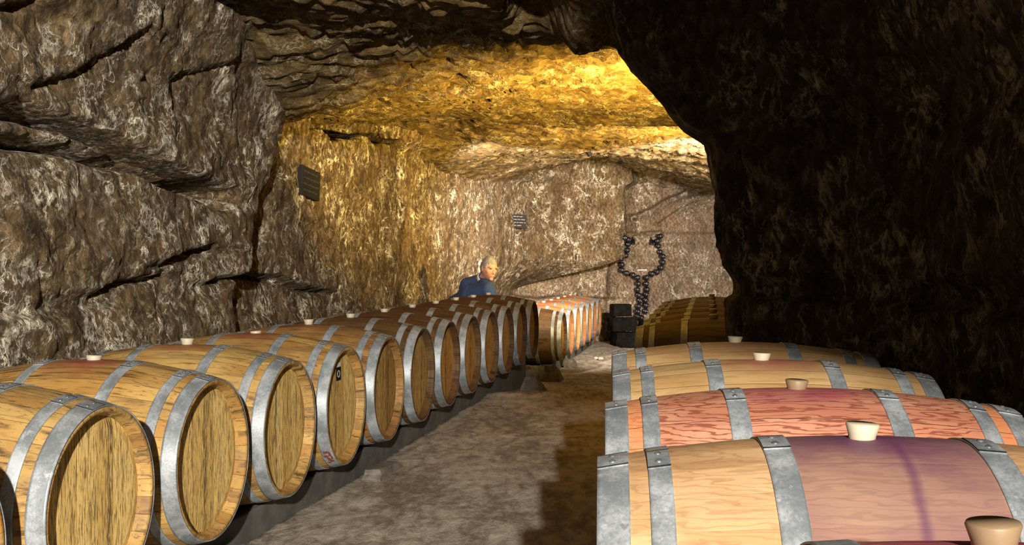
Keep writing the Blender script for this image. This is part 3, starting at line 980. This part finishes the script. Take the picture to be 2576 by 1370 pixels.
# dark heap of stone blocks at the foot of the far wall, two pale pebbles in front
GH = 'dark stone blocks stacked at the foot of the far wall'
k = 0
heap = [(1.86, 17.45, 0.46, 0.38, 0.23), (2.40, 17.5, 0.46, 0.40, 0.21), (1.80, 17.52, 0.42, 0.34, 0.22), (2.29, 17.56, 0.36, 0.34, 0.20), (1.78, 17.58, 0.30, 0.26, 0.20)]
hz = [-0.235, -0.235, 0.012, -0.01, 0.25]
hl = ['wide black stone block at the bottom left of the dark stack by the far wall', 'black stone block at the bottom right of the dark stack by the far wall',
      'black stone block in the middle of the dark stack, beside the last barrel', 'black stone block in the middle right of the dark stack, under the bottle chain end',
      'small dark block added for the barrel shadow above the dark stack by the far wall']  # top block added in place of the barrel shadow on the wall
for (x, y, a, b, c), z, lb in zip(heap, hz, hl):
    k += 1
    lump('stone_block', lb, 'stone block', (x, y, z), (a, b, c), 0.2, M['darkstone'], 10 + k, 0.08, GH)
def pebble(px, y, r, lab):
    x = (px - 1288) / F_PX * y
    bm = bmesh.new()
    bmesh.ops.create_icosphere(bm, subdivisions=3, radius=r)
    for vv in bm.verts:
        vv.co += mn.noise_vector(vv.co * 14) * r * 0.25
        vv.co.z *= 0.7
    me = bpy.data.meshes.new('pebble'); bm.to_mesh(me); bm.free()
    me.polygons.foreach_set('use_smooth', [True] * len(me.polygons))
    me.materials.append(M['pebble'])
    o = bpy.data.objects.new('pebble', me); COL.objects.link(o)
    o.location = (x, y, -0.225 + r * 0.6)
    tag(o, lab, 'pebble', 'pale pebbles on the aisle floor')
pebble(1499, 15.0, 0.035, 'left one of two pale pebbles on the floor before the dark stone stack')
pebble(1511, 14.9, 0.042, 'right, bigger one of two pale pebbles on the floor before the dark stone stack')

# ------------------------------------------------------------------ bottles set in the far wall in the shape of a glass
def bottle_mesh():
    R = 0.047
    pr = [(-0.06, 0.004), (-0.028, 0.014), (-0.008, 0.022), (-0.001, 0.030), (0.0, 0.036), (0.004, R - 0.002), (0.012, R), (0.19, R), (0.215, 0.036), (0.24, 0.020), (0.30, 0.0145), (0.31, 0.0145)]
    # x axis of the bottle points into the wall (+Y world): profile depth from butt
    v, f = [], []
    n = 28
    for i in range(n):
        a = 2 * PI * i / n
        for d, r in pr:
            dd = -d if d < 0 else d
            dep = dd if d < 0 else d
            v.append((r * math.cos(a), dep if d < 0 else d, r * math.sin(a)))
    m = len(pr)
    for i in range(n):
        j = (i + 1) % n
        for q in range(m - 1):
            f.append((i * m + q, j * m + q, j * m + q + 1, i * m + q + 1))
    f.append([i * m for i in range(n)][::-1])
    f.append([i * m + m - 1 for i in range(n)])
    me = link_mesh('bottle', v, f, M['bottle'], link=False)
    return me
BOT = bottle_mesh()
v, f = [], []
for i in range(20):
    a = 2 * PI * i / 20
    v += [(0.017 * math.cos(a), 0.006, 0.017 * math.sin(a)), (0.020 * math.cos(a), -0.001, 0.020 * math.sin(a)), (0.0045 * math.cos(a), -0.004, 0.0045 * math.sin(a))]
for i in range(20):
    j = (i + 1) % 20
    f += [(i * 3, j * 3, j * 3 + 1, i * 3 + 1), (i * 3 + 1, j * 3 + 1, j * 3 + 2, i * 3 + 2)]
PUNT = link_mesh('punt', v, f, M['punt'], link=False)
arms = {
    'left arm': [(345, 145), (380, 162), (381, 207), (372, 262), (358, 312), (312, 345), (320, 400), (320, 452), (365, 480), (425, 498), (470, 522)],
    'right arm': [(686, 128), (660, 174), (665, 224), (683, 278), (710, 321), (709, 377), (694, 428), (655, 469), (607, 486), (557, 522)],
    'left stem column': [(477, 580), (468, 637), (480, 690), (490, 742), (478, 795), (475, 846), (470, 893)],
    'right stem column': [(553, 580), (562, 635), (552, 683), (545, 738), (550, 787), (543, 842), (505, 905)],
    'foot trail': [(452, 935), (405, 967), (358, 978), (305, 996), (266, 1027)],
}
rr = random.Random(5)
for an, lst in arms.items():
    for i, (cx, cy) in enumerate(lst):
        px, py = 1480 + cx / 3.805, 560 + cy / 3.805
        h_ = hit(px, py)
        x, y, z = h_.x, h_.y - 0.0, h_.z
        t = thing('wine_bottle', 'dark bottle end, %s in the %s of the bottle glass shape' % (ORD[i] + (' from top' if an != 'foot trail' else ' from right'), an),
                  'bottle', (x, y - 0.11, z), 0.30 + rr.uniform(-0.05, 0.05), 'wine bottles set in the far wall in the shape of a glass')
        t.rotation_euler.x = rr.uniform(-0.08, 0.04)
        bs_ = min(1.0, y / 18.2)
        t.scale = (bs_, bs_, bs_)
        link_data('bottle_body', BOT, t)
        link_data('punt', PUNT, t)
for (cx, cy, lab) in [(425, 172, 'dark bottle tilted sideways beside the top of the left arm of the glass shape'), (600, 178, 'short dark bottle tilted sideways inside the top of the right arm of the glass shape')]:
    h_ = hit(1480 + cx / 3.805, 560 + cy / 3.805)
    t = thing('wine_bottle', lab, 'bottle', (h_.x, h_.y - 0.06, h_.z - 0.06), 0.26, 'wine bottles set in the far wall in the shape of a glass')
    t.rotation_euler = (1.15, 0.1, 0.26)
    t.scale = (0.8, 0.45, 0.8)
    link_data('bottle_body', BOT, t)
    link_data('punt', PUNT, t)
# white bar between the arms
h_ = hit(1480 + 515 / 3.805, 560 + 452 / 3.805)
o = link_mesh('white_bar', *box_vf(-0.085, 0.085, 0, 0.14, -0.011, 0.011), M['white'], smooth=False)
o.location = (h_.x, h_.y - 0.05, h_.z)
o.rotation_euler = (0, 0.0, math.atan(BK))
tag(bevel(o, 0.003), 'thin white bar on the far wall between the arms of the bottle glass shape', 'bar')

# small dark fittings on the rock above the far wall
for px, py, a, lab in [(1562, 405, 0.4, 'small black fitting on the rock above the bottle shape, lower and right of the other'),
                       (1481, 384, -0.5, 'small black fitting at the rim of the amber ceiling rock')]:
    h_ = hit(px, py)
    x, yb, z = h_.x / 0.985, h_.y - 0.08, h_.z
    t = thing('wall_fitting', lab, 'fitting', (x * 0.985, yb, z), 0, 'small black fittings high on the far rock')
    o = link_mesh('housing', *box_vf(-0.024, 0.024, 0, 0.16, -0.04, 0.04), M['black'], t, smooth=False)
    o.rotation_euler = (0, a, 0)
    bevel(o, 0.008)
    o = link_mesh('bracket', *box_vf(-0.010, 0.010, 0.02, 0.30, 0.035, 0.075), M['black'], t, smooth=False)
    o.rotation_euler = (0, a, 0)

# ------------------------------------------------------------------ slates
def chalk_lines(parent, wdt, hgt, rows, seed, mat, thick, cov=0.85):
    r = random.Random(seed)
    parts = []
    for q in range(rows):
        z = hgt * (0.5 - (q + 0.75) / (rows + 0.6))
        x = -wdt * 0.43
        xe = wdt * 0.40
        while x < xe:
            wl_ = r.uniform(0.05, 0.14) * wdt * 1.6
            if x + wl_ > xe + 0.03:
                break
            if r.random() < cov:
                n = max(4, int(wl_ / (0.022 * wdt)))
                prev = None
                for i in range(n + 1):
                    p = (x + wl_ * i / n, z + (r.uniform(0.2, 1) * (0.035 if i % 2 else -0.025)) * hgt)
                    if prev:
                        dx, dz = p[0] - prev[0], p[1] - prev[1]
                        ln = math.hypot(dx, dz) + 1e-6
                        nx, nz = -dz / ln * thick, dx / ln * thick
                        pv = [(prev[0] + nx, -0.001, prev[1] + nz), (prev[0] - nx, -0.001, prev[1] - nz), (p[0] - nx, -0.001, p[1] - nz), (p[0] + nx, -0.001, p[1] + nz)]
                        pv += [(a_, 0.001, c_) for a_, b_, c_ in pv]
                        parts.append((pv, [(0, 1, 2, 3), (0, 4, 5, 1), (1, 5, 6, 2), (2, 6, 7, 3), (3, 7, 4, 0)]))
                    prev = p
            x += wl_ + wdt * 0.045
    v, f = merge(parts)
    return link_mesh('chalk_writing', v, f, mat, parent, smooth=False)
h_ = hit(1301, 556.5)
t = thing('slate_sign', 'small black slate with four lines of white handwriting on the far wall above the man', 'sign', (h_.x, h_.y - 0.10, h_.z), 0.25)
t.rotation_euler.y = 0.03
o = link_mesh('slate_board', *box_vf(-0.148, 0.148, 0, 0.12, -0.105, 0.105), M['slate'], t, smooth=False)
bevel(o, 0.004)
c = chalk_lines(t, 0.296, 0.21, 4, 4, M['chalk'], 0.0032)
c.location = (0, -0.001, 0)
h_ = hit(764, 461)
t = thing('slate_sign', 'dark tilted slate with faint writing hanging on the left rock wall', 'sign', (h_.x + 0.06, h_.y, h_.z), PI / 2 - math.atan(WK) * 1.0)
t.rotation_euler = (0, 0.09, PI / 2 - math.atan(WK))
o = link_mesh('slate_board', *box_vf(-0.19, 0.19, 0, 0.05, -0.115, 0.115), M['slate'], t, smooth=False)
bevel(o, 0.004)
c = chalk_lines(t, 0.38, 0.22, 4, 9, flat('faint_chalk', (0.05, 0.045, 0.045), 0.9), 0.004)
c.location = (0, -0.001, 0)

# ------------------------------------------------------------------ the man in the gap between the two runs
def ellipsoid(c, r, n=20, m=12, rot=None):
    v, f = [], []
    for j in range(m + 1):
        th = PI * j / m
        for i in range(n):
            a = 2 * PI * i / n
            p = Vector((r[0] * math.sin(th) * math.cos(a), r[1] * math.sin(th) * math.sin(a), r[2] * math.cos(th)))
            if rot:
                p = rot @ p
            v.append(tuple(p + Vector(c)))
    for j in range(m):
        for i in range(n):
            k_ = (i + 1) % n
            f.append((j * n + i, (j + 1) * n + i, (j + 1) * n + k_, j * n + k_))
    return v, f
def limb(pts, n=16):
    """tapered round limb through (x,y,z,r[,r2]) points, closed with ball ends"""
    parts = []
    for p in pts:
        parts.append(ellipsoid(p[:3], (p[3],) * 3, 16, 10))
    for a, b in zip(pts[:-1], pts[1:]):
        A, B = Vector(a[:3]), Vector(b[:3])
        d = (B - A)
        if d.length < 1e-6:
            continue
        d.normalize()
        u = d.orthogonal().normalized(); w_ = d.cross(u)
        v, f = [], []
        for P, r in ((A, a[3]), (B, b[3])):
            for i in range(n):
                an = 2 * PI * i / n
                v.append(tuple(P + (u * math.cos(an) + w_ * math.sin(an)) * r))
        for i in range(n):
            j = (i + 1) % n
            f.append((i, j, n + j, n + i))
        f.append(tuple(range(n))[::-1]); f.append(tuple(range(n, 2 * n)))
        parts.append((v, f))
    return merge(parts)
def fused(name, vf, mat, parent, voxel, smooth=6):
    o = link_mesh(name, vf[0], vf[1], mat, parent)
    r = o.modifiers.new('fuse', 'REMESH')
    r.mode = 'VOXEL'
    r.voxel_size = voxel
    r.use_smooth_shade = True
    s = o.modifiers.new('soft', 'SMOOTH')
    s.iterations = smooth
    s.factor = 0.5
    return o
MAN = thing('person', 'grey-haired man in a navy sweater and white collar leaning over behind the barrels', 'person', (-0.42, 11.95, -0.34), 0)
# local frame: +X right in the picture, -Y towards the camera, Z up from his feet
OX, OY, OZ = 0.42, -11.95, 0.34
HC = Vector((-0.255 + OX, 11.72 + OY, 1.085 + OZ))      # head centre
HR = Matrix.Rotation(0.62, 3, 'Z') @ Matrix.Rotation(0.22, 3, 'X') @ Matrix.Rotation(0.0, 3, 'Y')   # turned to picture right, chin down
def hp(x, y, z):
    return tuple(HC + HR @ Vector((x, y, z)))
S = 1.06
def head_shape():
    v, f = ellipsoid((0, 0, 0), (0.076 * S, 0.096 * S, 0.122 * S), 48, 32)
    vv = []
    for x, y, z in v:
        tz = z / (0.122 * S)
        if tz < 0:
            x *= 1 - 0.30 * (-tz) ** 1.4
            if y < 0:
                y *= 1 + 0.42 * tz * tz
        if y > 0 and tz < -0.2:
            y *= 1 - 0.5 * min(1, (-tz - 0.2) * 1.5)
        if y < 0:
            y *= 1 - 0.06 * math.exp(-((tz - 0.05) / 0.15) ** 2)
        vv.append(hp(x, y, z))
    return vv, f
parts = [head_shape()]
def hell(c, r, rx=0.0):
    v, f = ellipsoid((0, 0, 0), r, 14, 10, Matrix.Rotation(rx, 3, 'X'))
    return [hp(a + c[0], b + c[1], d + c[2]) for a, b, d in v], f
parts += [hell((0, -0.104, -0.012), (0.011, 0.013, 0.030), -0.35), hell((0, -0.110, -0.030), (0.016, 0.014, 0.011)),
          hell((-0.013, -0.100, -0.033), (0.009, 0.010, 0.008)), hell((0.013, -0.100, -0.033), (0.009, 0.010, 0.008)),
          hell((-0.033, -0.086, 0.030), (0.026, 0.013, 0.008)), hell((0.033, -0.086, 0.030), (0.026, 0.013, 0.008)),
          hell((-0.040, -0.062, -0.018), (0.026, 0.020, 0.024)), hell((0.040, -0.062, -0.018), (0.026, 0.020, 0.024)),
          hell((0, -0.070, -0.106), (0.026, 0.024, 0.018)), hell((0, -0.090, -0.068), (0.026, 0.010, 0.013)),
          hell((-0.080, 0.006, -0.002), (0.010, 0.021, 0.034), 0.2), hell((0.080, 0.006, -0.002), (0.010, 0.021, 0.034), 0.2)]
# shoulders, spine, arms, hands, legs
SHL = Vector((-0.50 + OX, 11.98 + OY, 0.895 + OZ)); SHR = Vector((-0.255 + OX, 11.66 + OY, 0.85 + OZ))
NK = Vector((-0.315 + OX, 11.86 + OY, 0.955 + OZ))
PEL = Vector((-0.62 + OX, 12.25 + OY, 0.60 + OZ))
ch = (SHL + SHR) / 2 + Vector((-0.05, 0.06, -0.10))
parts.append(limb([(*(HC + HR @ Vector((0, 0.02, -0.06))), 0.056), (*NK, 0.062), (*ch, 0.10), (*((ch + PEL) / 2), 0.11), (*PEL, 0.12)]))
parts.append(limb([(*SHL, 0.06), (*ch, 0.10), (*SHR, 0.06)]))
EL = SHL + Vector((-0.08, -0.02, -0.27)); ER = SHR + Vector((0.08, -0.08, -0.26))
WL_ = EL + Vector((0.12, -0.16, -0.17)); WR_ = ER + Vector((0.02, -0.12, -0.19))
parts.append(limb([(*SHL, 0.055), (*EL, 0.042), (*WL_, 0.028)])); parts.append(limb([(*SHR, 0.055), (*ER, 0.042), (*WR_, 0.028)]))
def hand(wr, d, side):
    d = Vector(d).normalized()
    sd = Vector((side, 0, 0)) - d * d.dot(Vector((side, 0, 0))); sd.normalize()
    bend = d.cross(sd)
    if bend.y > 0:
        bend = -bend
    out = [limb([(*wr, 0.027), (*(wr + d * 0.045), 0.030), (*(wr + d * 0.085 + sd * 0.01), 0.026)]), limb([(*(wr + d * 0.045 - sd * 0.022), 0.022), (*(wr + d * 0.085 - sd * 0.02), 0.020)])]
    for q, (o_, ln) in enumerate([(0.031, 0.068), (0.011, 0.078), (-0.010, 0.072), (-0.030, 0.056)]):
        b0 = wr + d * 0.09 + sd * o_
        b1 = b0 + d * ln * 0.5
        b2 = b1 + (d * 0.85 + bend * 0.5).normalized() * ln * 0.3
        b3 = b2 + (d * 0.5 + bend * 0.85).normalized() * ln * 0.25
        out.append(limb([(*b0, 0.0095), (*b1, 0.0088), (*b2, 0.0080), (*b3, 0.0070)], 10))
    t0 = wr + d * 0.03 + sd * 0.026
    t1 = t0 + (d * 0.6 + sd * 0.7).normalized() * 0.04
    t2 = t1 + (d * 0.9 + sd * 0.25 + bend * 0.3).normalized() * 0.032
    out.append(limb([(*t0, 0.014), (*t1, 0.011), (*t2, 0.009)], 10))
    return merge(out)
parts.append(hand(WL_, (0.25, -0.5, -0.8), 1)); parts.append(hand(WR_, (0.1, -0.4, -0.9), -1))
HIL = PEL + Vector((-0.08, 0.06, -0.03)); HIR = PEL + Vector((0.10, -0.06, -0.03))
FL = Vector((-0.08, 0.16, 0.09)); FR = Vector((0.12, 0.02, 0.09))
KL = (HIL + FL) / 2 + Vector((0.05, -0.10, 0.0)); KR = (HIR + FR) / 2 + Vector((0.05, -0.10, 0.0))
for h_, k_, f_ in ((HIL, KL, FL), (HIR, KR, FR)):
    parts.append(limb([(*h_, 0.085), (*k_, 0.055), (*f_, 0.038), (*(f_ + Vector((0.04, -0.11, -0.05))), 0.030)]))
fused('body', merge(parts), M['skin'], MAN, 0.0065, 3)
g = 0.022
sw = [limb([(*(NK + Vector((0.0, 0.01, -0.02))), 0.078), (*ch, 0.15), (*((ch + PEL) / 2), 0.155), (*(PEL + Vector((0, 0, 0.03))), 0.155)]),
      limb([(*SHL, 0.086), (*ch, 0.15), (*SHR, 0.086)]), limb([(*(SHL + Vector((0.01, 0.0, 0.0))), 0.086), (*NK, 0.076), (*SHR, 0.082)]),
      limb([(*SHL, 0.085), (*EL, 0.064), (*(WL_ + (EL - WL_) * 0.12), 0.044)]), limb([(*SHR, 0.082), (*ER, 0.064), (*(WR_ + (ER - WR_) * 0.12), 0.044)])]
fused('sweater', merge(sw), M['sweater'], MAN, 0.010, 8)
v, f = [], []
up = ((HC + HR @ Vector((0, 0.02, -0.06))) - NK).normalized()
u = up.orthogonal().normalized(); w_ = up.cross(u)
for i in range(28):
    a = 2 * PI * i / 28
    for hh, r in ((0.018, 0.094), (0.050, 0.083), (0.070, 0.079), (0.072, 0.075), (0.030, 0.070)):
        v.append(tuple(NK + up * hh + (u * math.cos(a) + w_ * math.sin(a)) * r))
for i in range(28):
    j = (i + 1) % 28
    for q in range(5):
        f.append((i * 5 + q, i * 5 + (q + 1) % 5, j * 5 + (q + 1) % 5, j * 5 + q))
link_mesh('shirt_collar', v, f, M['shirt'], MAN)
tr_ = []
for h_, k_, f_ in ((HIL, KL, FL), (HIR, KR, FR)):
    tr_.append(limb([(*PEL, 0.145), (*h_, 0.105), (*k_, 0.078), (*(f_ + Vector((0, 0, 0.03))), 0.066)]))
fused('trousers', merge(tr_), M['trousers'], MAN, 0.014, 6)
for f_ in (FL, FR):
    v, f = ellipsoid((f_.x + 0.03, f_.y - 0.07, 0.045), (0.055, 0.14, 0.05), 20, 10)
    v = [(a, b, max(c_, 0.0)) for a, b, c_ in v]
    link_mesh('shoe', v, f, M['shoe'], MAN)
# hair cap: short grey hair, higher at the forehead
v, f = ellipsoid((0, 0, 0), (0.080 * S, 0.101 * S, 0.128 * S), 60, 40)
keep = []
vv = []
for x, y, z in v:
    n = mn.noise(Vector((x, y, z)) * 45) * 0.003
    vv.append((x * (1 + n * 8), y * (1 + n * 8), z * (1 + n * 8) - 0.0))
for q in f:
    cx = sum(vv[i][0] for i in q) / 4; cy = sum(vv[i][1] for i in q) / 4; cz = sum(vv[i][2] for i in q) / 4
    low = 0.066 if cy < -0.055 else (0.066 - 0.085 * min(1, (cy + 0.055) / 0.05) if cy < 0.02 else -0.045)
    if abs(cx) > 0.06 and -0.055 < cy < 0.0:
        low = min(low, 0.012)
    if cz > low:
        keep.append(q)
o = link_mesh('hair', [hp(*p) for p in vv], keep, M['hair'], MAN)
so = o.modifiers.new('thick', 'SOLIDIFY'); so.thickness = 0.012; so.offset = -1
for s in (-1, 1):
    v, f = hell((s * 0.031, -0.0885, 0.013), (0.0145, 0.008, 0.0058))
    link_mesh('eye', v, f, M['eye'], MAN)
    v, f = hell((s * 0.033, -0.100, 0.031), (0.020, 0.005, 0.0042))
    link_mesh('eyebrow', v, f, M['brow'], MAN)
v, f = hell((0, -0.0995, -0.068), (0.020, 0.0035, 0.0035))
link_mesh('lips', v, f, M['lips'], MAN)
